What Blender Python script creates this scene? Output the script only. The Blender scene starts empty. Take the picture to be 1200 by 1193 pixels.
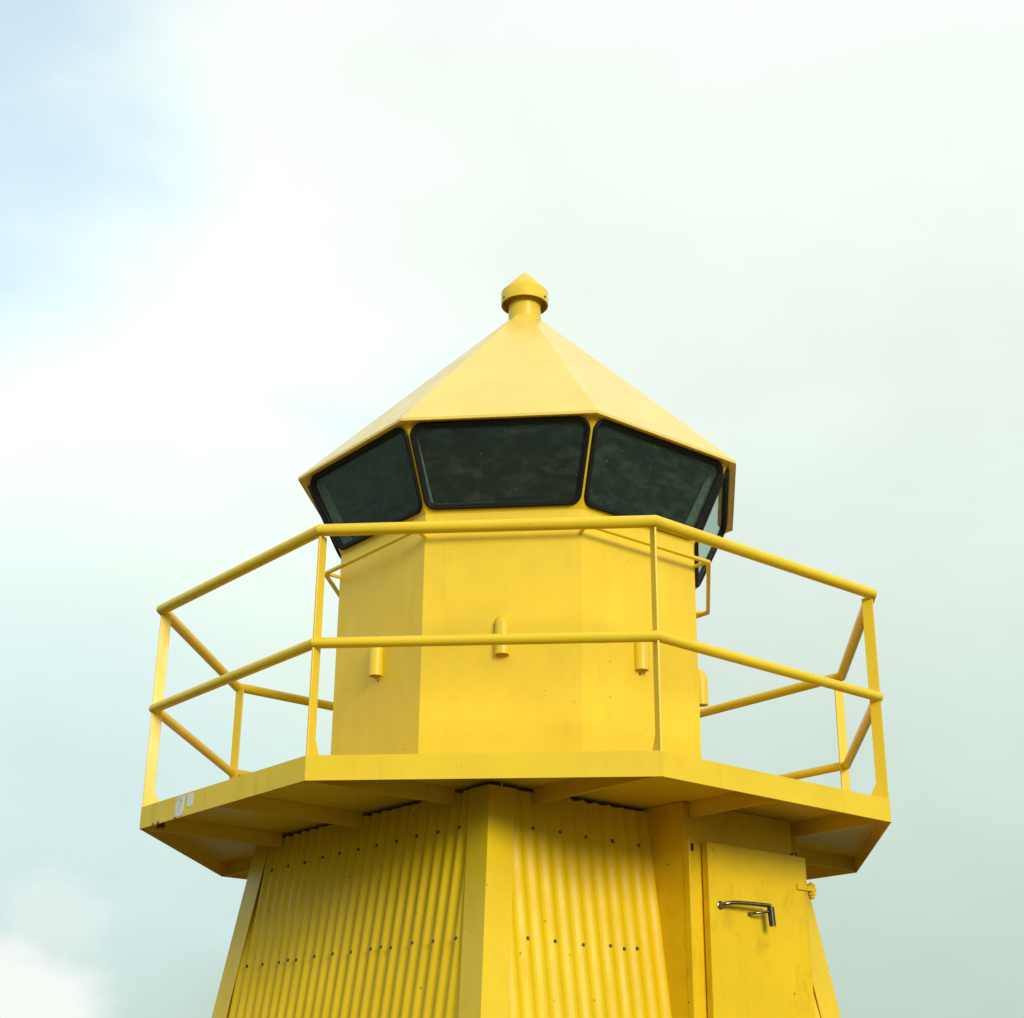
import bpy, bmesh, math, random
from mathutils import Vector, Matrix
random.seed(4)
scene = bpy.context.scene
R = math.radians

# ------------------------------------------------------------------ camera
GZ = 3.2                       # height of the gallery deck above the ground
F_PX, PITCH, ROLL, CYAW, DIST, CAMH = 1818.83, R(22.01), R(0.546), R(-0.453), 8.821, -1.598
fw = Vector((math.sin(CYAW)*math.cos(PITCH), math.cos(CYAW)*math.cos(PITCH), math.sin(PITCH)))
rt = Vector((math.cos(CYAW), -math.sin(CYAW), 0)); up = rt.cross(fw)
r2 = rt*math.cos(ROLL)+up*math.sin(ROLL); u2 = -rt*math.sin(ROLL)+up*math.cos(ROLL)
cam_d = bpy.data.cameras.new('camera'); cam = bpy.data.objects.new('camera', cam_d)
scene.collection.objects.link(cam)
m = Matrix.Identity(4)
for i in range(3):
    m[i][0], m[i][1], m[i][2] = r2[i], u2[i], -fw[i]
m[0][3], m[1][3], m[2][3] = 0.0, -DIST, CAMH+GZ
cam.matrix_world = m
cam_d.sensor_fit = 'HORIZONTAL'; cam_d.sensor_width = 36.0; cam_d.lens = F_PX/1200*36.0
cam_d.clip_end = 9000
scene.camera = cam

# ------------------------------------------------------------------ node helper
class NT:
    def __init__(s, tree):
        s.t = tree; s.n = tree.nodes; s.l = tree.links
    def node(s, typ, **kw):
        nd = s.n.new(typ)
        for k, v in kw.items(): setattr(nd, k, v)
        return nd
    def put(s, nd, key, v):
        sock = nd.inputs[key]
        if isinstance(v, bpy.types.NodeSocket): s.l.new(v, sock)
        else: sock.default_value = v
    def math(s, op, a, b=0.0, c=None, clamp=False):
        nd = s.node('ShaderNodeMath', operation=op, use_clamp=clamp)
        s.put(nd, 0, a); s.put(nd, 1, b)
        if c is not None: s.put(nd, 2, c)
        return nd.outputs[0]
    def step(s, v, lo, hi, a=0.0, b=1.0):
        nd = s.node('ShaderNodeMapRange', interpolation_type='SMOOTHSTEP')
        s.put(nd, 'Value', v); s.put(nd, 'From Min', lo); s.put(nd, 'From Max', hi)
        s.put(nd, 'To Min', a); s.put(nd, 'To Max', b)
        return nd.outputs[0]
    def noise(s, vec, scale, detail=4.0, rough=0.5, dist=0.0):
        nd = s.node('ShaderNodeTexNoise')
        s.put(nd, 'Vector', vec); s.put(nd, 'Scale', scale); s.put(nd, 'Detail', detail)
        s.put(nd, 'Roughness', rough); s.put(nd, 'Distortion', dist)
        return nd.outputs['Fac']
    def mix(s, f, a, b, blend='MIX'):
        nd = s.node('ShaderNodeMix', data_type='RGBA', blend_type=blend)
        s.put(nd, 0, f); s.put(nd, 6, a); s.put(nd, 7, b)
        return nd.outputs[2]
    def vmap(s, vec, scale=(1, 1, 1), loc=(0, 0, 0)):
        nd = s.node('ShaderNodeMapping'); s.put(nd, 'Vector', vec)
        nd.inputs['Scale'].default_value = scale; nd.inputs['Location'].default_value = loc
        return nd.outputs[0]
    def vdot(s, vec, d):
        nd = s.node('ShaderNodeVectorMath', operation='DOT_PRODUCT'); s.put(nd, 0, vec); s.put(nd, 1, d)
        return nd.outputs['Value']
    def vdist(s, vec, d):
        nd = s.node('ShaderNodeVectorMath', operation='DISTANCE'); s.put(nd, 0, vec); s.put(nd, 1, d)
        return nd.outputs['Value']

# ------------------------------------------------------------------ sky and sun
SUN_AZ, SUN_EL = 26.0, 19.0          # azimuth to the right of the line tower -> camera
sun_from = Vector((math.sin(R(SUN_AZ))*math.cos(R(SUN_EL)), -math.cos(R(SUN_AZ))*math.cos(R(SUN_EL)), math.sin(R(SUN_EL))))
world = bpy.data.worlds.new('World'); scene.world = world; world.use_nodes = True
wt = NT(world.node_tree); wt.n.clear()
co = wt.node('ShaderNodeTexCoord').outputs['Generated']
sky = wt.node('ShaderNodeTexSky', sky_type='NISHITA'); sky.sun_disc = False
sky.sun_elevation = R(SUN_EL); sky.sun_rotation = math.atan2(sun_from.x, sun_from.y)
sky.air_density = 1.0; sky.dust_density = 1.5; sky.ozone_density = 1.0
blue = wt.node('ShaderNodeBackground'); wt.put(blue, 'Color', sky.outputs[0]); wt.put(blue, 'Strength', 0.15)
sep = wt.node('ShaderNodeSeparateXYZ'); wt.put(sep, 0, co); dz = sep.outputs[2]
nbig = wt.noise(wt.vmap(co, (1.0, 1.0, 1.6), (3.1, 0.4, 1.7)), 2.4, 5.0, 0.55, 0.25)
nfine = wt.noise(wt.vmap(co, (1.0, 1.0, 2.2), (0.3, 5.2, 2.9)), 7.0, 6.0, 0.55, 0.2)
# overcast layer: brightest overhead, greyer toward the horizon
ramp = wt.node('ShaderNodeValToRGB'); wt.put(ramp, 0, dz)
cr = ramp.color_ramp; cr.interpolation = 'B_SPLINE'
cr.elements[0].position = 0.0; cr.elements[0].color = (0.50, 0.63, 0.54, 1)
cr.elements[1].position = 1.0; cr.elements[1].color = (1.42, 1.52, 1.44, 1)
for ppos, c in ((0.12, (0.545, 0.69, 0.60, 1)), (0.27, (0.70, 0.83, 0.755, 1)), (0.42, (0.845, 0.94, 0.865, 1)), (0.60, (0.885, 0.975, 0.895, 1)), (0.78, (1.14, 1.23, 1.16, 1))):
    e = cr.elements.new(ppos); e.color = c
shade = wt.step(nbig, 0.30, 0.70, 0.965, 1.035)
shade = wt.math('MULTIPLY', shade, wt.step(nfine, 0.3, 0.7, 0.985, 1.015))
bank = wt.vdot(co, Vector((-0.48, 0.79, 0.40)).normalized())
bank = wt.math('ADD', bank, wt.math('MULTIPLY', wt.math('SUBTRACT', nbig, 0.5), 0.10))
shade = wt.math('MULTIPLY', shade, wt.step(bank, 0.86, 0.99, 1.0, 1.22))
cl = wt.node('ShaderNodeBackground'); wt.put(cl, 'Strength', shade)
# thin bluish openings in the layer, one of them upper left
def blob(d, lo, hi, wob):
    v = wt.vdot(co, Vector(d).normalized())
    v = wt.math('ADD', v, wt.math('MULTIPLY', wt.math('SUBTRACT', nbig, 0.5), wob))
    v = wt.math('ADD', v, wt.math('MULTIPLY', wt.math('SUBTRACT', nfine, 0.5), wob*0.45))
    return wt.step(v, lo, hi)
open1 = wt.math('MULTIPLY', blob((-0.42, 0.66, 0.66), 0.946, 0.982, 0.075), 0.92)
open2 = wt.math('MULTIPLY', blob((-0.33, 0.95, 0.17), 0.978, 0.999, 0.03), 0.48)
gaps = wt.math('MULTIPLY', wt.step(nbig, 0.62, 0.78), 0.3)
# the veil left in the opening takes the blue of the air behind it
veil = wt.mix(wt.math('MAXIMUM', open1, wt.math('MULTIPLY', gaps, 2.0), clamp=True), ramp.outputs[0], (0.60, 0.80, 0.92, 1))
veil = wt.mix(open2, veil, (0.55, 0.71, 0.755, 1))
wt.put(cl, 'Color', veil)
fac = wt.math('MAXIMUM', wt.math('MAXIMUM', wt.math('MULTIPLY', open1, 0.22), wt.math('MULTIPLY', open2, 0.12)), gaps, clamp=True)
mx = wt.node('ShaderNodeMixShader'); wt.put(mx, 0, fac)
wt.l.new(cl.outputs[0], mx.inputs[1]); wt.l.new(blue.outputs[0], mx.inputs[2])
# a bright low cumulus far off at the lower left
puff = wt.math('MULTIPLY', wt.math('MAXIMUM', blob((-0.318, 0.950, 0.046), 0.9966, 0.9992, 0.009), wt.math('MULTIPLY', blob((-0.285, 0.951, 0.116), 0.9993, 0.99992, 0.0028), 0.40)), 0.85)
pb = wt.node('ShaderNodeBackground'); wt.put(pb, 'Color', (0.98, 1.0, 0.96, 1)); wt.put(pb, 'Strength', 1.0)
mx2 = wt.node('ShaderNodeMixShader'); wt.put(mx2, 0, puff)
wt.l.new(mx.outputs[0], mx2.inputs[1]); wt.l.new(pb.outputs[0], mx2.inputs[2])
out = wt.node('ShaderNodeOutputWorld'); wt.l.new(mx2.outputs[0], out.inputs[0])

sd = bpy.data.lights.new('sun', 'SUN'); sd.energy = 2.5; sd.angle = R(20); sd.color = (1.0, 0.95, 0.86)
sun = bpy.data.objects.new('sun', sd); scene.collection.objects.link(sun)
sun.rotation_euler = (-sun_from).to_track_quat('-Z', 'Y').to_euler()

vs = scene.view_settings
vs.view_transform = 'Standard'; vs.look = 'None'; vs.exposure = 0.0; vs.gamma = 1.0; vs.use_curve_mapping = False

# ------------------------------------------------------------------ materials
def material(name):
    mt = bpy.data.materials.new(name); mt.use_nodes = True
    nt = NT(mt.node_tree); nt.n.clear()
    o = nt.node('ShaderNodeOutputMaterial'); b = nt.node('ShaderNodeBsdfPrincipled')
    nt.l.new(b.outputs[0], o.inputs[0])
    return mt, nt, b

def paint(name, base, rough=0.36, wear=1.0, grime=0.0, bump=0.16, ior=1.45, chips=26.0, stain=0.0, spots=()):
    mt, nt, b = material(name)
    pos = nt.node('ShaderNodeTexCoord').outputs['Object']
    big = nt.noise(pos, 1.7, 4, 0.55)
    mid = nt.noise(nt.vmap(pos, (1, 1, 0.45)), 9.0, 5, 0.6)
    fine = nt.noise(pos, 85.0, 3, 0.6)
    d = Vector(base)
    c = nt.mix(nt.step(big, 0.3, 0.7), (*(d*0.93), 1), (*(d*1.04), 1))
    c = nt.mix(nt.step(mid, 0.35, 0.72, 0.0, 0.16), c, (d.x*0.84, d.y*0.78, d.z*0.9, 1))
    c = nt.mix(nt.step(fine, 0.42, 0.66, 0.0, 0.10), c, (d.x*0.80, d.y*0.74, d.z*0.8, 1))
    # run-off streaks and grime
    if grime:
        st = nt.noise(nt.vmap(pos, (24, 24, 1.1)), 1.0, 4, 0.6)
        gm = nt.math('MULTIPLY', nt.step(st, 0.52, 0.78), nt.step(mid, 0.4, 0.7))
        c = nt.mix(nt.math('MULTIPLY', gm, grime), c, (0.30, 0.17, 0.03, 1))
    if stain:
        bl = nt.noise(nt.vmap(pos, (1, 1, 0.8), (2.2, 0.7, 1.1)), 6.5, 5, 0.62, 0.5)
        c = nt.mix(nt.math('MULTIPLY', nt.step(bl, 0.50, 0.74), stain), c, (d.x*0.62, d.y*0.50, d.z*0.6, 1))
    # chips knocked down to rusty primer at known spots
    for sp, sr in spots:
        wob = nt.noise(pos, 55.0, 3, 0.6)
        dd = nt.math('ADD', nt.vdist(pos, sp), nt.math('MULTIPLY', nt.math('SUBTRACT', wob, 0.5), sr*1.8))
        c = nt.mix(nt.step(dd, sr*0.6, sr, 0.92, 0.0), c, (0.035, 0.018, 0.010, 1))
    # pin-point rust chips, few, unevenly spread
    v = nt.node('ShaderNodeTexVoronoi'); nt.put(v, 'Vector', pos); nt.put(v, 'Scale', chips)
    cell = nt.node('ShaderNodeSeparateColor'); nt.put(cell, 0, v.outputs['Color'])
    rad = nt.step(cell.outputs[0], 0.955-0.02*wear, 1.0, 0.0, 0.165)
    chip = nt.math('LESS_THAN', v.outputs['Distance'], rad)
    chip = nt.math('MULTIPLY', chip, nt.math('GREATER_THAN', cell.outputs[0], 0.955-0.02*wear))
    chip = nt.math('MULTIPLY', chip, wear, clamp=True)
    c = nt.mix(nt.math('MULTIPLY', chip, 0.85), c, (0.10, 0.05, 0.02, 1))
    nt.put(b, 'Base Color', c)
    ro = nt.math('ADD', nt.step(mid, 0.3, 0.7, rough-0.05, rough+0.07), nt.math('MULTIPLY', chip, 0.3))
    nt.put(b, 'Roughness', ro)
    nt.put(b, 'IOR', ior)
    bp = nt.node('ShaderNodeBump'); nt.put(bp, 'Strength', bump); nt.put(bp, 'Distance', 0.004)
    hgt = nt.math('ADD', nt.math('MULTIPLY', fine, 0.35), nt.math('MULTIPLY', nt.noise(pos, 3.2, 3, 0.5), 2.2))
    nt.put(bp, 'Height', nt.math('SUBTRACT', hgt, nt.math('MULTIPLY', chip, 0.8)))
    nt.l.new(bp.outputs[0], b.inputs['Normal'])
    return mt

YEL = (0.81, 0.562, 0.022)
def _spot(t, u, d, z): return Vector((d*math.sin(R(t))+u*math.cos(R(t)), -d*math.cos(R(t))+u*math.sin(R(t)), z+GZ))
M_WALL = paint('yellow_wall_paint', YEL, 0.40, 0.45, grime=0.18, stain=0.12, spots=((_spot(-51.2, 0.022, 1.0235, 0.690), 0.012), (_spot(-6.2, -0.03, 1.0235, 0.895), 0.010), (_spot(38.8, -0.018, 1.0235, 0.695), 0.009), (_spot(-6.2, -0.36, 1.0235, 0.03), 0.008), (_spot(-6.2, 0.12, 1.0235, 0.025), 0.007)))
M_RAIL = paint('yellow_rail_paint', (0.81, 0.555, 0.016), 0.38, 1.6, chips=34.0)
M_DECK = paint('yellow_deck_paint', (0.81, 0.56, 0.020), 0.42, 0.8, grime=0.32, ior=1.4, spots=((_spot(-50.28, -0.600, 1.944, -0.112), 0.017), (_spot(-50.28, -0.655, 1.944, -0.113), 0.012), (_spot(-50.28, -0.420, 1.944, -0.117), 0.020), (_spot(-50.69, -0.802, 1.83, -0.075), 0.030)))
M_TIN = paint('yellow_corrugated_paint', (0.80, 0.535, 0.006), 0.36, 0.6, grime=0.28, bump=0.03, ior=1.27)
M_TRIM = paint('yellow_trim_paint', (0.80, 0.545, 0.012), 0.33, 0.6, grime=0.1)
M_DOOR = paint('yellow_door_paint', (0.82, 0.540, 0.006), 0.50, 0.9, grime=0.5, stain=0.42, ior=1.33)
M_ROOF = paint('yellow_roof_paint', (0.80, 0.575, 0.095), 0.27, 0.15, ior=1.6)

def simple(name, col, rough, metal=0.0, nscale=30.0, var=0.25):
    mt, nt, b = material(name)
    pos = nt.node('ShaderNodeTexCoord').outputs['Object']
    n = nt.noise(pos, nscale, 4, 0.6); d = Vector(col)
    nt.put(b, 'Base Color', nt.mix(nt.step(n, 0.3, 0.7), (*(d*(1-var)), 1), (*(d*(1+var)), 1)))
    nt.put(b, 'Roughness', nt.step(n, 0.3, 0.7, rough*0.8, min(1, rough*1.2))); nt.put(b, 'Metallic', metal)
    return mt
M_RUBBER = simple('black_window_rubber', (0.006, 0.0065, 0.006), 0.6, nscale=60)
M_RUBBER.node_tree.nodes['Principled BSDF'].inputs['Specular IOR Level'].default_value = 0.22
M_DARK = simple('dark_inner_lining', (0.012, 0.014, 0.012), 0.85)
M_STEEL = simple('galvanised_screw_steel', (0.30, 0.30, 0.28), 0.45, 0.8, 200)
M_WASHER = simple('dark_screw_washer', (0.03, 0.03, 0.028), 0.6, nscale=200)
M_CHROME = simple('worn_handle_steel', (0.26, 0.23, 0.19), 0.28, 1.0, 90, 0.35)
M_GRIP = simple('black_handle_grip', (0.018, 0.018, 0.016), 0.38)
M_MULL = simple('grey_mullion_paint', (0.62, 0.66, 0.62), 0.5)
M_CONC = simple('weathered_concrete', (0.20, 0.195, 0.18), 0.9, nscale=9)

def sticker_mat(name, worn):
    mt, nt, b = material(name)
    pos = nt.node('ShaderNodeTexCoord').outputs['Object']
    n = nt.noise(pos, 42, 5, 0.65, 1.2); n2 = nt.noise(pos, 20, 3, 0.5, 0.6)
    band = nt.math('ABSOLUTE', nt.math('SUBTRACT', n, 0.5))
    ink = nt.math('MULTIPLY', nt.step(band, 0.012, 0.035, 1.0, 0.0), nt.step(n2, 0.42, 0.58))
    c = nt.mix(nt.math('MULTIPLY', ink, 0.75*worn), (0.72, 0.74, 0.70, 1), (0.10, 0.10, 0.09, 1))
    c = nt.mix(nt.math('MULTIPLY', nt.step(n2, 0.5, 0.7), 0.6*worn), c, (0.62, 0.48, 0.16, 1))
    nt.put(b, 'Base Color', c); nt.put(b, 'Roughness', 0.55)
    return mt
M_STK1 = sticker_mat('scuffed_white_sticker', 1.0)
M_STK2 = sticker_mat('plain_white_sticker', 0.12)

def glass():
    mt = bpy.data.materials.new('tinted_window_glass'); mt.use_nodes = True
    nt = NT(mt.node_tree); nt.n.clear()
    o = nt.node('ShaderNodeOutputMaterial')
    pos = nt.node('ShaderNodeTexCoord').outputs['Object']
    lw = nt.node('ShaderNodeLayerWeight'); nt.put(lw, 'Blend', 0.5)
    f5 = nt.math('POWER', lw.outputs['Facing'], 5.0)
    fr = nt.math('MULTIPLY_ADD', f5, 0.93, 0.045)
    tr = nt.node('ShaderNodeBsdfTransparent'); nt.put(tr, 'Color', (0.60, 0.70, 0.64, 1))
    gl = nt.node('ShaderNodeBsdfGlossy'); nt.put(gl, 'Roughness', 0.03); nt.put(gl, 'Color', (0.9, 1.0, 0.95, 1))
    mx = nt.node('ShaderNodeMixShader'); nt.put(mx, 0, fr)
    nt.l.new(tr.outputs[0], mx.inputs[1]); nt.l.new(gl.outputs[0], mx.inputs[2])
    # painted green mottling for the sea's reflection, plus dried drops on the pane
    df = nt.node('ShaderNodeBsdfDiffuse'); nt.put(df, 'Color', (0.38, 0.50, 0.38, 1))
    sheen_noise = nt.noise(nt.vmap(pos, (1, 1, 2.0), (1.3, 0.2, 0.6)), 9.0, 6, 0.66, 0.5)
    sheen_drops = nt.step(sheen_noise, 0.42, 0.70, 0.030, 0.070)
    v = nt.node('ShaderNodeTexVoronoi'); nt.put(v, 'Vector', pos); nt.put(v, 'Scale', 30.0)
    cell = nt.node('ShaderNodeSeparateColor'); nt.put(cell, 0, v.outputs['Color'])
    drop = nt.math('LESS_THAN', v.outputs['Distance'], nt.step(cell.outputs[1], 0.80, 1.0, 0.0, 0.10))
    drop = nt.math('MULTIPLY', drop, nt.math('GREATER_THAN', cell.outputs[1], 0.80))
    sheen_drops = nt.math('ADD', sheen_drops, nt.math('MULTIPLY', drop, 0.40), clamp=True)
    mx2 = nt.node('ShaderNodeMixShader'); nt.put(mx2, 0, sheen_drops)
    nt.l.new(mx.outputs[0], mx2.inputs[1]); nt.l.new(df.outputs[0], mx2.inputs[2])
    nt.l.new(mx2.outputs[0], o.inputs[0])
    return mt
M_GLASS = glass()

def sea_mat():
    mt, nt, b = material('rippled_sea_water')
    pos = nt.node('ShaderNodeTexCoord').outputs['Object']
    nt.put(b, 'Base Color', (0.012, 0.030, 0.030, 1)); nt.put(b, 'Roughness', 0.12); nt.put(b, 'IOR', 1.33)
    bp = nt.node('ShaderNodeBump'); nt.put(bp, 'Strength', 0.9); nt.put(bp, 'Distance', 0.35)
    nt.put(bp, 'Height', nt.math('ADD', nt.noise(pos, 0.35, 5, 0.6), nt.noise(nt.vmap(pos, (1, 0.4, 1)), 1.1, 4, 0.6)))
    nt.l.new(bp.outputs[0], b.inputs['Normal'])
    return mt
M_SEA = sea_mat()
M_QUAY = simple('dark_quay_asphalt', (0.045, 0.045, 0.042), 0.92, nscale=2.5, var=0.3)

# ------------------------------------------------------------------ mesh helpers
COL = scene.collection
def link(name, me, mat, parent=None, mw=None):
    o = bpy.data.objects.new(name, me); COL.objects.link(o)
    if mat and not me.materials: me.materials.append(mat)
    if parent: o.parent = parent
    if mw is not None: o.matrix_local = mw
    return o
def mesh(name, verts, faces, smooth=False):
    me = bpy.data.meshes.new(name); me.from_pydata([tuple(v) for v in verts], [], faces); me.validate()
    bm = bmesh.new(); bm.from_mesh(me); bmesh.ops.recalc_face_normals(bm, faces=bm.faces); bm.to_mesh(me); bm.free()
    if smooth:
        for p in me.polygons: p.use_smooth = True
    return me
def add(name, verts, faces, mat, parent=None, smooth=False, bevel=0.0, seg=2, autosmooth=None):
    me = mesh(name, verts, faces, smooth)
    if bevel:
        bm = bmesh.new(); bm.from_mesh(me)
        es = [e for e in bm.edges if len(e.link_faces) == 2 and e.calc_face_angle() > R(20)]
        bmesh.ops.bevel(bm, geom=es, offset=bevel, segments=seg, affect='EDGES', profile=0.6, clamp_overlap=True)
        bm.to_mesh(me); bm.free()
    if autosmooth:
        for p in me.polygons: p.use_smooth = True
        me.set_sharp_from_angle(angle=R(autosmooth))
    return link(name, me, mat, parent)
def prism(rings):
    """closed solid from a list of equal-length rings"""
    n = len(rings[0]); vs_ = [v for r in rings for v in r]; fs = []
    for k in range(len(rings)-1):
        for i in range(n):
            j = (i+1) % n; fs.append((k*n+i, k*n+j, (k+1)*n+j, (k+1)*n+i))
    fs.append(tuple(range(n))[::-1]); fs.append(tuple(range((len(rings)-1)*n, len(rings)*n)))
    return vs_, fs
def merge(parts):
    V, Fc = [], []
    for v, f in parts:
        o = len(V); V += list(v); Fc += [tuple(i+o for i in t) for t in f]
    return V, Fc
def tube(path, r, n=14, closed=False):
    """mitred round bar along a path"""
    P = [Vector(p) for p in path]; N = len(P); rings = []
    ref = None
    for i in range(N):
        a = P[i]-P[i-1] if (i > 0 or closed) else P[1]-P[0]
        b = P[(i+1) % N]-P[i] if (i < N-1 or closed) else P[-1]-P[-2]
        a.normalize(); b.normalize(); t = (a+b).normalized()
        if ref is None: ref = Vector((0, 0, 1)) if abs(a.z) < 0.8 else Vector((1, 0, 0))
        s = ref.cross(a).normalized(); w = a.cross(s).normalized()
        ring = []
        for k in range(n):
            g = 2*math.pi*k/n; q = s*math.cos(g)*r + w*math.sin(g)*r
            q = q - a*(q.dot(t)/a.dot(t))      # slide along the bar onto the mitre plane
            ring.append(P[i]+q)
        if closed is False: ref = w
        rings.append(ring)
    if closed:
        V = [v for g in rings for v in g]; Fc = []
        for i in range(N):
            for k in range(n):
                j = (k+1) % n; ii = (i+1) % N
                Fc.append((i*n+k, i*n+j, ii*n+j, ii*n+k))
        return V, Fc
    return prism(rings)
def dvec(t, r=1.0, z=0.0):
    t = R(t); return Vector((r*math.sin(t), -r*math.cos(t), z))
def H(z): return z+GZ
def frame(t):
    return dvec(t), Vector((math.cos(R(t)), math.sin(R(t)), 0))     # outward normal, rightward tangent
def box_f(t, u0, u1, d0, d1, z0, z1):
    n, u = frame(t); Z = Vector((0, 0, 1))
    c = lambda a, b, z: u*a+n*b+Z*H(z)
    lo = [c(u0, d0, z0), c(u1, d0, z0), c(u1, d1, z0), c(u0, d1, z0)]
    hi = [c(u0, d0, z1), c(u1, d0, z1), c(u1, d1, z1), c(u0, d1, z1)]
    return prism([lo, hi])

# ------------------------------------------------------------------ setting
def sheet(name, x0, x1, y0, y1, z, mat):
    o = add(name, [(x0, y0, z), (x1, y0, z), (x1, y1, z), (x0, y1, z)], [(0, 1, 2, 3)], mat); o['kind'] = 'structure'; return o
sheet('sea', -4000, 4000, -4000, 4000, -1.6, M_SEA)
qv, qf = prism([[(-9, -7.2-5.5, -2.5), (9, -7.2-5.5, -2.5), (9, 6, -2.5), (-9, 6, -2.5)], [(-8, -7.2-4.5, 0), (8, -7.2-4.5, 0), (8, 5, 0), (-8, 5, 0)]])
q = add('quay', qv, qf, M_QUAY); q['kind'] = 'structure'

# ------------------------------------------------------------------ the lighthouse
LH = bpy.data.objects.new('lighthouse', None); COL.objects.link(LH)
LH['label'] = 'bright yellow steel lighthouse top with railed gallery, dark slanted windows and pointed roof'
LH['category'] = 'lighthouse'
A_P, A_L, A_T = -5.28, -6.2, -5.69      # yaw of gallery, lantern, tower
HF, RP, RR, ZM, ZT = 0.1151, 2.1048, 2.098, 0.536, 1.10
RL, ZB, RF, ZF = 1.1078, 1.5414, 1.3763, 1.9992
RW = 1.336
RG, ZG = 1.1951, 1.4194
T0, TS = 1.5182, 0.1929
C45 = math.cos(math.pi/4); C8 = math.cos(math.pi/8); S8 = math.sin(math.pi/8)
def Tz(z): return T0 - TS*z
ZBASE = -2.10

def octring(r, yaw, z, n=8): return [dvec(yaw+22.5+45*k, r, H(z)) for k in range(n)]
# --- concrete plinth and core
pv, pf = prism([[dvec(A_T+90*k, Tz(ZBASE)+0.40, 0.0) for k in range(4)], [dvec(A_T+90*k, Tz(ZBASE)+0.36, H(ZBASE)) for k in range(4)]])
add('plinth', pv, pf, M_CONC, LH, bevel=0.03)
pv, pf = prism([[dvec(A_T+90*k, Tz(ZBASE)-0.07, H(ZBASE)) for k in range(4)], [dvec(A_T+90*k, Tz(-0.05)-0.07, H(-0.05)) for k in range(4)]])
add('tower_core', pv, pf, M_DARK, LH)

# --- corrugated cladding
PITCHC, AMP = 0.0862, 0.0080
def screw_mesh():
    parts = []
    def disc(r, z0, z1, n): return prism([[(r*math.cos(2*math.pi*k/n), r*math.sin(2*math.pi*k/n), z) for k in range(n)] for z in (z0, z1)])
    v, f = disc(0.0085, -0.004, 0.003, 12); v2, f2 = disc(0.006, 0.003, 0.008, 6)
    me = mesh('screw', *merge([(v, f), (v2, f2)]))
    me.materials.append(M_WASHER); me.materials.append(M_STEEL)
    for i, p in enumerate(me.polygons):
        p.material_index = 0 if i < len(f) else 1
    return me
ME_SCREW = screw_mesh()
SLOPE = Vector((0, 0, 0))
def clad_face(t, shift, sheets, rows, skip=None):
    n, u = frame(t); Z = Vector((0, 0, 1))
    n3 = (n + Z*(TS*C45)).normalized()
    for si, (ua, ub) in enumerate(sheets):
        cols = []; lift = 0.0022*(si % 2)
        steps = int(round((ub-ua)/PITCHC*10)); 
        for i in range(steps+1):
            uu = ua+(ub-ua)*i/steps
            lim = abs(uu)+0.105                       # cladding ends under the corner trim
            ztop = -0.05 if Tz(-0.05)*C45 >= lim else (T0-lim/C45)/TS
            if ztop < ZBASE+0.05: continue
            ph = 2*math.pi*(uu-shift)/PITCHC
            off = AMP*math.cos(ph) - 0.014 + lift
            jag = 0.003*math.sin(3.1*uu*20+si)
            def pt(z, o): return u*uu + n*(Tz(z)*C45) + Z*H(z) + n3*o
            zs = [ztop+jag, -0.45, -0.9, -1.4, ZBASE+0.01]
            zs = [zs[0]]+[z for z in zs[1:] if z < zs[0]-0.02]
            while len(zs) < 5: zs.insert(1, (zs[0]+zs[1])/2)
            wav = 0.0006*math.sin(uu*9+si)
            cols.append(([pt(z, off+wav*k) for k, z in enumerate(zs)], [pt(z, off-0.002) for z in zs]))
        V, Fc = [], []
        for a, b in cols: V += a+b
        for i in range(len(cols)-1):
            o, p = i*10, (i+1)*10
            for k in range(4):
                Fc.append((o+k, p+k, p+k+1, o+k+1)); Fc.append((o+5+k, o+6+k, p+6+k, p+5+k))
            Fc.append((o, o+5, p+5, p)); Fc.append((o+4, p+4, p+9, o+9))
        for i in (0, len(cols)-1):
            o = i*10
            for k in range(4): Fc.append((o+k, o+k+1, o+6+k, o+5+k))
        sh = add('corrugated_sheet', V, Fc, M_TIN, LH, autosmooth=50)
        for ri, zr in enumerate(rows):
            k0 = math.ceil((ua-shift)/PITCHC); k1 = math.floor((ub-shift)/PITCHC)
            for k in range(k0, k1+1):
                uu = shift+k*PITCHC
                edge = (k == k0 and si > 0)
                if (k+ri) % 2 and not edge: continue
                if abs(uu)+0.17 > Tz(zr)*C45: continue
                if skip and skip(uu): continue
                zz = zr+random.uniform(-0.006, 0.006)
                pos = u*(uu+random.uniform(-0.004, 0.004)) + n*(Tz(zz)*C45) + Z*H(zz) + n3*(AMP-0.014+lift+0.001)
                link('screw', ME_SCREW, None, sh, Matrix.Translation(pos) @ n3.to_track_quat('Z', 'Y').to_matrix().to_4x4())
W = 1.32
cuts = [-W, -0.46, 0.36, W]
S3 = [(cuts[i]-(0.06 if i else 0), cuts[i+1]) for i in range(3)]
clad_face(A_T-45, 0.012, S3, (-0.228, -0.752, -1.30), None)
clad_face(A_T+45, 0.030, [(-W, -0.30), (-0.36, 0.70), (0.62, W)], (-0.230, -0.752, -1.30), lambda q: -0.08 < q < 0.83)
clad_face(A_T+135, 0.0, S3, (), None)
clad_face(A_T+225, 0.0, S3, (), None)

# --- folded corner trims
for k in range(4):
    t = A_T+90*k; rings = []
    c0 = dvec(t); e1 = (dvec(t-90)-c0).normalized(); e2 = (dvec(t+90)-c0).normalized()
    n1, n2 = dvec(t-45), dvec(t+45)
    w, th = 0.158, 0.004
    for z in (ZBASE+0.005, -1.4, -0.75, -0.052):
        p = c0*Tz(z) + Vector((0, 0, H(z)))
        rings.append([p+e1*w, p, p+e2*w, p+e2*w-n2*th, p-c0*(th*1.414), p+e1*w-n1*th])
    add('corner_trim', *prism(rings), M_TRIM, LH)

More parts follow.
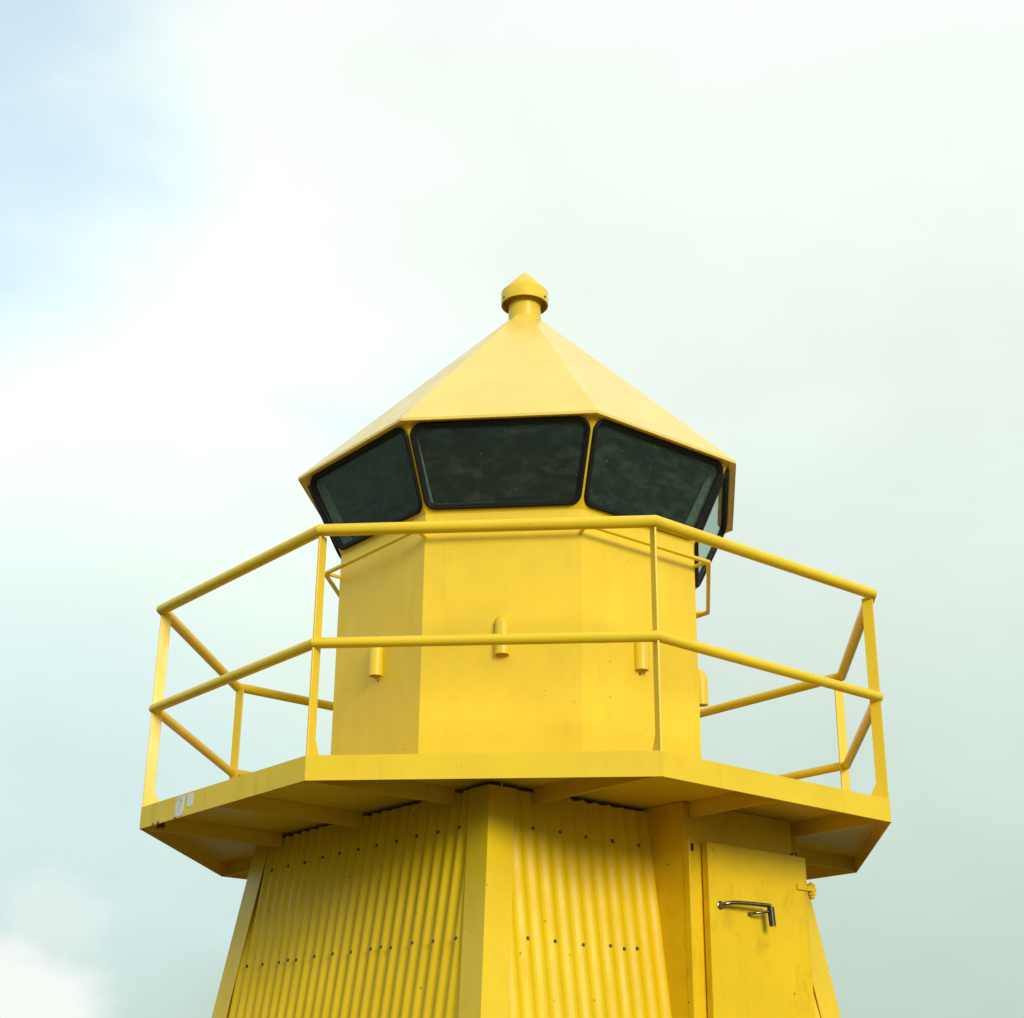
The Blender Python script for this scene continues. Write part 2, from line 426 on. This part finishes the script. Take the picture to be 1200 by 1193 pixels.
n_, u_ = frame(A_T)
tp = dvec(A_T, Tz(-0.05)-0.012, H(-0.052))
add('trim_tab', *prism([[tp+u_*a+n_*b+Vector((0, 0, z)) for a, b in ((0.05, -0.06), (0.056, -0.06), (0.056, -0.03), (0.05, -0.03))] for z in (-0.01, 0.017)]), M_TRIM, LH)
# --- door housing on the right-hand face
TD = A_T+45
parts = [box_f(TD, -0.050, 0.756, 0.92, 1.330, -1.98, -0.034)]
add('door_housing', *parts[0], M_DOOR, LH, bevel=0.004)
lip = link('door_frame', mesh('door_frame', *merge([box_f(TD, -0.0515, -0.036, 1.331, 1.366, -1.97, -0.222),
                                                   box_f(TD, -0.0355, 0.020, 1.331, 1.338, -1.97, -0.236),
                                                   box_f(TD, 0.742, 0.7575, 1.331, 1.339, -1.97, -0.222)])), M_DOOR, LH)
link('latch_slot', mesh('latch_slot', *box_f(TD, -0.034, 0.010, 1.3385, 1.341, -0.275, -0.238)), M_DARK, lip)
dv, dfc = box_f(TD, 0.066, 0.800, 1.341, 1.382, -1.95, -0.226)
door = add('door', dv, dfc, M_DOOR, LH, bevel=0.004)
nd, ud = frame(TD)
def dp(u, z, o): return ud*u + nd*(1.382+o) + Vector((0, 0, H(z)))
def soft(path, it=2):
    P = [Vector(p) for p in path]
    for _ in range(it):
        Q = [P[0]]
        for a, b in zip(P, P[1:]): Q += [a*0.75+b*0.25, a*0.25+b*0.75]
        P = Q+[P[-1]]
    return P
hv = merge([tube(soft([dp(.138, -.531, -.004), dp(.139, -.528, .030), dp(.18, -.518, .046), dp(.31, -.513, .054), dp(.415, -.512, .060), dp(.438, -.512, .060), dp(.440, -.530, .061)]), .0105, 12),
            tube(soft([dp(.345, -.556, -.004), dp(.347, -.555, .03), dp(.38, -.548, .050), dp(.438, -.540, .060)]), .0070, 10)])
hd = add('handle', *hv, M_CHROME, door, autosmooth=45)
for (hu, hz, rr) in ((.138, -.531, .021), (.345, -.556, .011)):
    add('handle_rosette', *prism([[dp(hu+rr*s*math.cos(2*math.pi*k/16), hz+rr*s*math.sin(2*math.pi*k/16), o) for k in range(16)] for s, o in ((1, .0005), (1, .005), (.7, .008))]), M_CHROME, door)
add('handle_grip', *tube(soft([dp(.440, -.520, .061), dp(.441, -.565, .064), dp(.442, -.612, .068)]), .0175, 14), M_GRIP, door, autosmooth=40)
def cyl_f(u, z0, z1, o, r, n=14):
    return prism([[dp(u+r*math.cos(2*math.pi*k/n), z, o+r*math.sin(2*math.pi*k/n)) for k in range(n)] for z in (z0, z1)])
for hz in (-.385, -1.15, -1.80):
    hp = [box_f(TD, 0.715, 0.838, 1.3825, 1.392, hz-0.013, hz+0.013),
          box_f(TD, 0.805, 0.872, 1.352, 1.3815, hz-0.011, hz+0.011),
          cyl_f(.842, hz-.050, hz+.036, -.008, .011, 12), cyl_f(.842, hz-.030, hz-.014, -.008, .021, 6), cyl_f(.842, hz+.014, hz+.028, -.008, .021, 6), cyl_f(.842, hz-.044, hz-.033, -.008, .016, 12)]
    add('hinge', *merge(hp), M_DOOR, door)
gl = [prism([[ud*(0.757+r*math.cos(2*math.pi*k/16))+nd*o+Vector((0, 0, H(-0.218+r*math.sin(2*math.pi*k/16)))) for k in range(16)] for r, o in ((.020, 1.331), (.020, 1.350), (.016, 1.354), (.013, 1.346))])]
add('cable_gland', *gl[0], M_STEEL, LH)

# --- gallery deck
deck = add('gallery_deck', *prism([octring(RP-0.008, A_P, -0.032), octring(RP-0.008, A_P, 0.0-0.004)]), M_DECK, LH)
for k in range(8):
    t0, t1 = A_P-22.5+45*k, A_P+22.5+45*k
    rg = []
    for z in (-HF, 0.0):
        rg.append([dvec(t0, RP, H(z)), dvec(t1, RP, H(z)), dvec(t1, RP-0.0075, H(z)), dvec(t0, RP-0.0075, H(z))])
    add('fascia_panel', *prism(rg), M_DECK, deck)
# bracket bars perpendicular to each tower face: at the two corners and the middle
apP = RP*C8
for k in range(4):
    t = A_T-45+90*k
    for uu in (-RP*S8*0.995, 0.0, RP*S8*0.995):
        inner = Tz(-0.1)*C45-0.008
        if k == 1 and abs(uu) < 0.1: inner = 1.3325
        if k == 1 and uu > 0.5: inner = Tz(-0.1)*C45-0.008
        add('bracket_bar', *box_f(t, uu-0.005, uu+0.005, inner, apP-0.0075-0.022*abs(uu), -HF+0.003, -0.0325), M_DECK, deck)
# stickers on the left-hand fascia panel
def sticker(u0, u1, z0, z1, mat, skew=0.0):
    n, u = frame(A_P-45)
    q = [(u0, z0), (u1, z0), (u1+skew, z1), (u0+skew, z1)]
    rings = [[u*a+n*(apP+o)+Vector((0, 0, H(b))) for a, b in q] for o in (0.0006, 0.0014)]
    add('sticker', *prism(rings), mat, deck)
sticker(-0.425, -0.335, -0.108, -0.006, M_STK1, 0.012)
sticker(-0.302, -0.238, -0.075, -0.010, M_STK2, 0.004)

# --- railing
rail = add('railing', *tube(octring(RR, A_P, ZT), 0.030, 18, True), M_RAIL, LH, autosmooth=30); rail.name = 'railing'
add('middle_rail', *tube(octring(RR-0.008, A_P, ZM), 0.0262, 18, True), M_RAIL, rail, autosmooth=30)
for k in range(8):
    t = A_P+22.5+45*k; n, u = frame(t)
    ro, ri, th = RR+0.004, RR-0.054, 0.0055
    prof = [(ro, 0.0), (ro, ZT-0.022), (ri, ZT-0.022), (ri, 0.085), (ri-0.042, 0.012), (ri-0.042, 0.0)]
    rings = [[n*d + u*s*th + Vector((0, 0, H(z-0.002 if z == 0 else z))) for d, z in prof] for s in (-1, 1)]
    add('post', *prism(rings), M_RAIL, rail, bevel=0.0016, seg=1)

# --- lantern: lower wall
def ring_wall(r_list, yaw):
    V, Fc = [], []
    for r, z in r_list: V += octring(r, yaw, z)
    n = len(r_list)
    for k in range(n):
        kk = (k+1) % n
        for i in range(8):
            j = (i+1) % 8; Fc.append((k*8+i, k*8+j, kk*8+j, kk*8+i))
    return V, Fc
lw_ = add('lantern_wall', *ring_wall([(RL, -0.006), (RL, ZB), (RL-0.03, ZB), (RL-0.03, -0.006)], A_L), M_WALL, LH, bevel=0.0)
apL = RL*C8
for k in range(8):
    t = A_L+45*k; n, u = frame(t)
    r = 0.039; uo = (0.006, -0.018, 0.0, 0.0, 0.0, 0.0, 0.0, 0.022)[k]; off = apL+0.016
    zb_, zt_ = (0.730, 0.905) if k == 0 else (0.712, 0.882)
    rings = []
    N = 18
    def ringat(rr, z, tilt=0.0, back=0.0):
        return [u*(uo+rr*math.cos(2*math.pi*i/N)) + n*(off-back+rr*math.sin(2*math.pi*i/N)) + Vector((0, 0, H(z-tilt*rr*math.sin(2*math.pi*i/N)/r))) for i in range(N)]
    rings = [ringat(r*0.86, zb_+0.03), ringat(r*0.86, zb_), ringat(r, zb_), ringat(r, zt_, 0.010), ringat(r*0.94, zt_+0.018, 0.012, 0.002), ringat(r*0.76, zt_+0.034, 0.012, 0.006), ringat(r*0.45, zt_+0.044, 0.008, 0.010)]
    add('ventilation_tube', *prism(rings), M_WALL, lw_, autosmooth=45)

# lantern floor and dark ceiling lining
add('lantern_floor', *prism([octring(RL-0.031, A_L, 1.18), octring(RL-0.031, A_L, 1.20)]), M_DARK, LH)
add('ceiling_lining', *ring_wall([(RW-0.035, ZF-0.006), (0.10, 3.13), (0.08, 3.13), (RW-0.055, ZF-0.008)], A_L), M_DARK, LH)

# --- lantern: eight outward-leaning windows
apF = RW*C8
wl = math.hypot(apF-apL, ZF-ZB)
def trap(inset, ins_b, ins_t):
    """corners of a face outline in (u,w), inset from the edges"""
    hb, ht = RL*S8, RW*S8
    sl = (ht-hb)/wl; k = math.sqrt(1+sl*sl)
    f = lambda w: hb+sl*w-inset*k
    wb, wt_ = ins_b, wl-ins_t
    return [(-f(wb), wb), (f(wb), wb), (f(wt_), wt_), (-f(wt_), wt_)]
def rounded(corners, rad, n=9):
    out = []; N = len(corners)
    for i in range(N):
        p = Vector(corners[i]); a = (Vector(corners[i-1])-p).normalized(); b = (Vector(corners[(i+1) % N])-p).normalized()
        ang = a.angle(b); L = rad/math.tan(ang/2); bis = (a+b).normalized(); c = p+bis*(rad/math.sin(ang/2))
        s, e = p+a*L-c, p+b*L-c
        a0 = math.atan2(s.y, s.x); a1 = math.atan2(e.y, e.x)
        d = (a1-a0+math.pi) % (2*math.pi)-math.pi
        for k in range(n):
            g = a0+d*k/(n-1); out.append((c.x+rad*math.cos(g), c.y+rad*math.sin(g)))
    return out
NC = 9
EDGE, IB, IT, RAD = 0.006, 0.020, 0.004, 0.070
def outline(d): return rounded(trap(EDGE+d, IB+d, IT+d), max(RAD-d, 0.012), NC)
def window(k):
    t = A_L+45*k; n, u = frame(t); Z = Vector((0, 0, 1))
    wv = (n*(apF-apL)+Z*(ZF-ZB)).normalized(); nn = (n*(ZF-ZB)-Z*(apF-apL)).normalized()
    O = n*apL+Z*H(ZB)
    P = lambda q, h=0.0: O+u*q[0]+wv*q[1]+nn*h
    # yellow surround: trapezoid with a rounded opening
    inn = outline(0.012); tr = trap(0.0005, 0.0005, 0.0)
    outp = []
    for c in range(4):
        p = Vector(tr[c]); pa = Vector(tr[c-1]); pb_ = Vector(tr[(c+1) % 4])
        for j in range(NC):
            s = (j-(NC-1)/2)/((NC-1)/2)
            q = p+(pa-p).normalized()*(RAD*1.1*-s) if s < 0 else p+(pb_-p).normalized()*(RAD*1.1*s)
            outp.append((q.x, q.y))
    m_ = len(inn); V, Fc = [], []
    for ring, h in ((outp, 0.0), (inn, 0.0), (inn, -0.02), (outp, -0.02)): V += [P(q, h) for q in ring]
    for r in range(4):
        rr = (r+1) % 4
        for i in range(m_):
            j = (i+1) % m_; Fc.append((r*m_+i, r*m_+j, rr*m_+j, rr*m_+i))
    w_ = add('window', V, Fc, M_TRIM, LH)
    w_.data.materials.append(M_DARK)
    for pl in w_.data.polygons:
        if pl.normal.dot(nn) < -0.5: pl.material_index = 1
    prof = [(0.0, 0.0005), (0.0005, 0.010), (0.004, 0.0155), (0.010, 0.018), (0.016, 0.0165), (0.019, 0.012), (0.0215, 0.0125), (0.028, 0.010), (0.0315, 0.004), (0.0315, -0.012), (0.013, -0.012)]
    V, Fc = [], []
    for d, h in prof: V += [P(q, h) for q in outline(d)]
    K = len(prof)
    for r in range(K):
        rr = (r+1) % K
        for i in range(m_):
            j = (i+1) % m_; Fc.append((r*m_+i, r*m_+j, rr*m_+j, rr*m_+i))
    add('rubber_gasket', V, Fc, M_RUBBER, w_, autosmooth=50)
    g = outline(0.029)
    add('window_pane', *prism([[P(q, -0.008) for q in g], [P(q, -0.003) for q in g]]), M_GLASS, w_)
for k in range(8): window(k)
# inner mullion plates behind each corner, seen through the glass
for k in range(8):
    t = A_L+22.5+45*k; n, u = frame(t)
    prof = [(RL-0.03, ZB+0.01), (RW-0.026, ZF-0.03), (RW-0.110, ZF-0.03), (RL-0.114, ZB+0.01)]
    add('mullion', *prism([[n*d+u*(sg*0.004)+Vector((0, 0, H(z))) for d, z in prof] for sg in (-1, 1)]), M_MULL, LH)


# --- thin hand rail around the lantern under the windows
grab = add('lantern_grab_rail', *tube(octring(RG, A_L, ZG), 0.0125, 12, True), M_RAIL, LH, autosmooth=30)
for k in range(8):
    t = A_L+22.5+45*k
    add('rail_bracket', *tube([dvec(t, RL-0.006, H(ZG-0.012)), dvec(t, RG-0.004, H(ZG))], 0.0105, 10), M_RAIL, grab, autosmooth=30)

# --- roof
ZA = 3.27
roof = add('roof', *ring_wall([(RF+0.012, ZF+0.004), (0.103, ZA), (0.090, ZA-0.02), (RW-0.03, ZF+0.002), (RF+0.004, ZF-0.008), (RF+0.012, ZF-0.012)], A_L), M_ROOF, LH)
# --- ventilator on the apex
def lathe(prof, n=40):
    V = []; Fc = []
    for r, z in prof: V += [(r*math.cos(2*math.pi*k/n), r*math.sin(2*math.pi*k/n), H(z)) for k in range(n)]
    K = len(prof)
    for a in range(K-1):
        for i in range(n):
            j = (i+1) % n; Fc.append((a*n+i, a*n+j, (a+1)*n+j, (a+1)*n+i))
    return V, Fc
vp = add('ventilator_pipe', *lathe([(0.090, 3.10), (0.1035, 3.10), (0.1035, 3.455), (0.090, 3.455), (0.090, 3.10)]), M_WALL, LH, autosmooth=40)
cap = add('ventilator_cap', *lathe([(0.0006, 3.634), (0.012, 3.628), (0.149, 3.477), (0.152, 3.472), (0.152, 3.386), (0.146, 3.384), (0.146, 3.470), (0.0006, 3.478)]), M_WALL, vp, autosmooth=35)
for ang in (-62, 58, 178):
    p = dvec(ang, 0.151, H(3.408)); d = dvec(ang)
    link('screw', ME_SCREW, None, cap, Matrix.Translation(p) @ d.to_track_quat('Z', 'Y').to_matrix().to_4x4())

scene.render.engine = 'CYCLES'
scene.cycles.max_bounces = 10; scene.cycles.transparent_max_bounces = 24
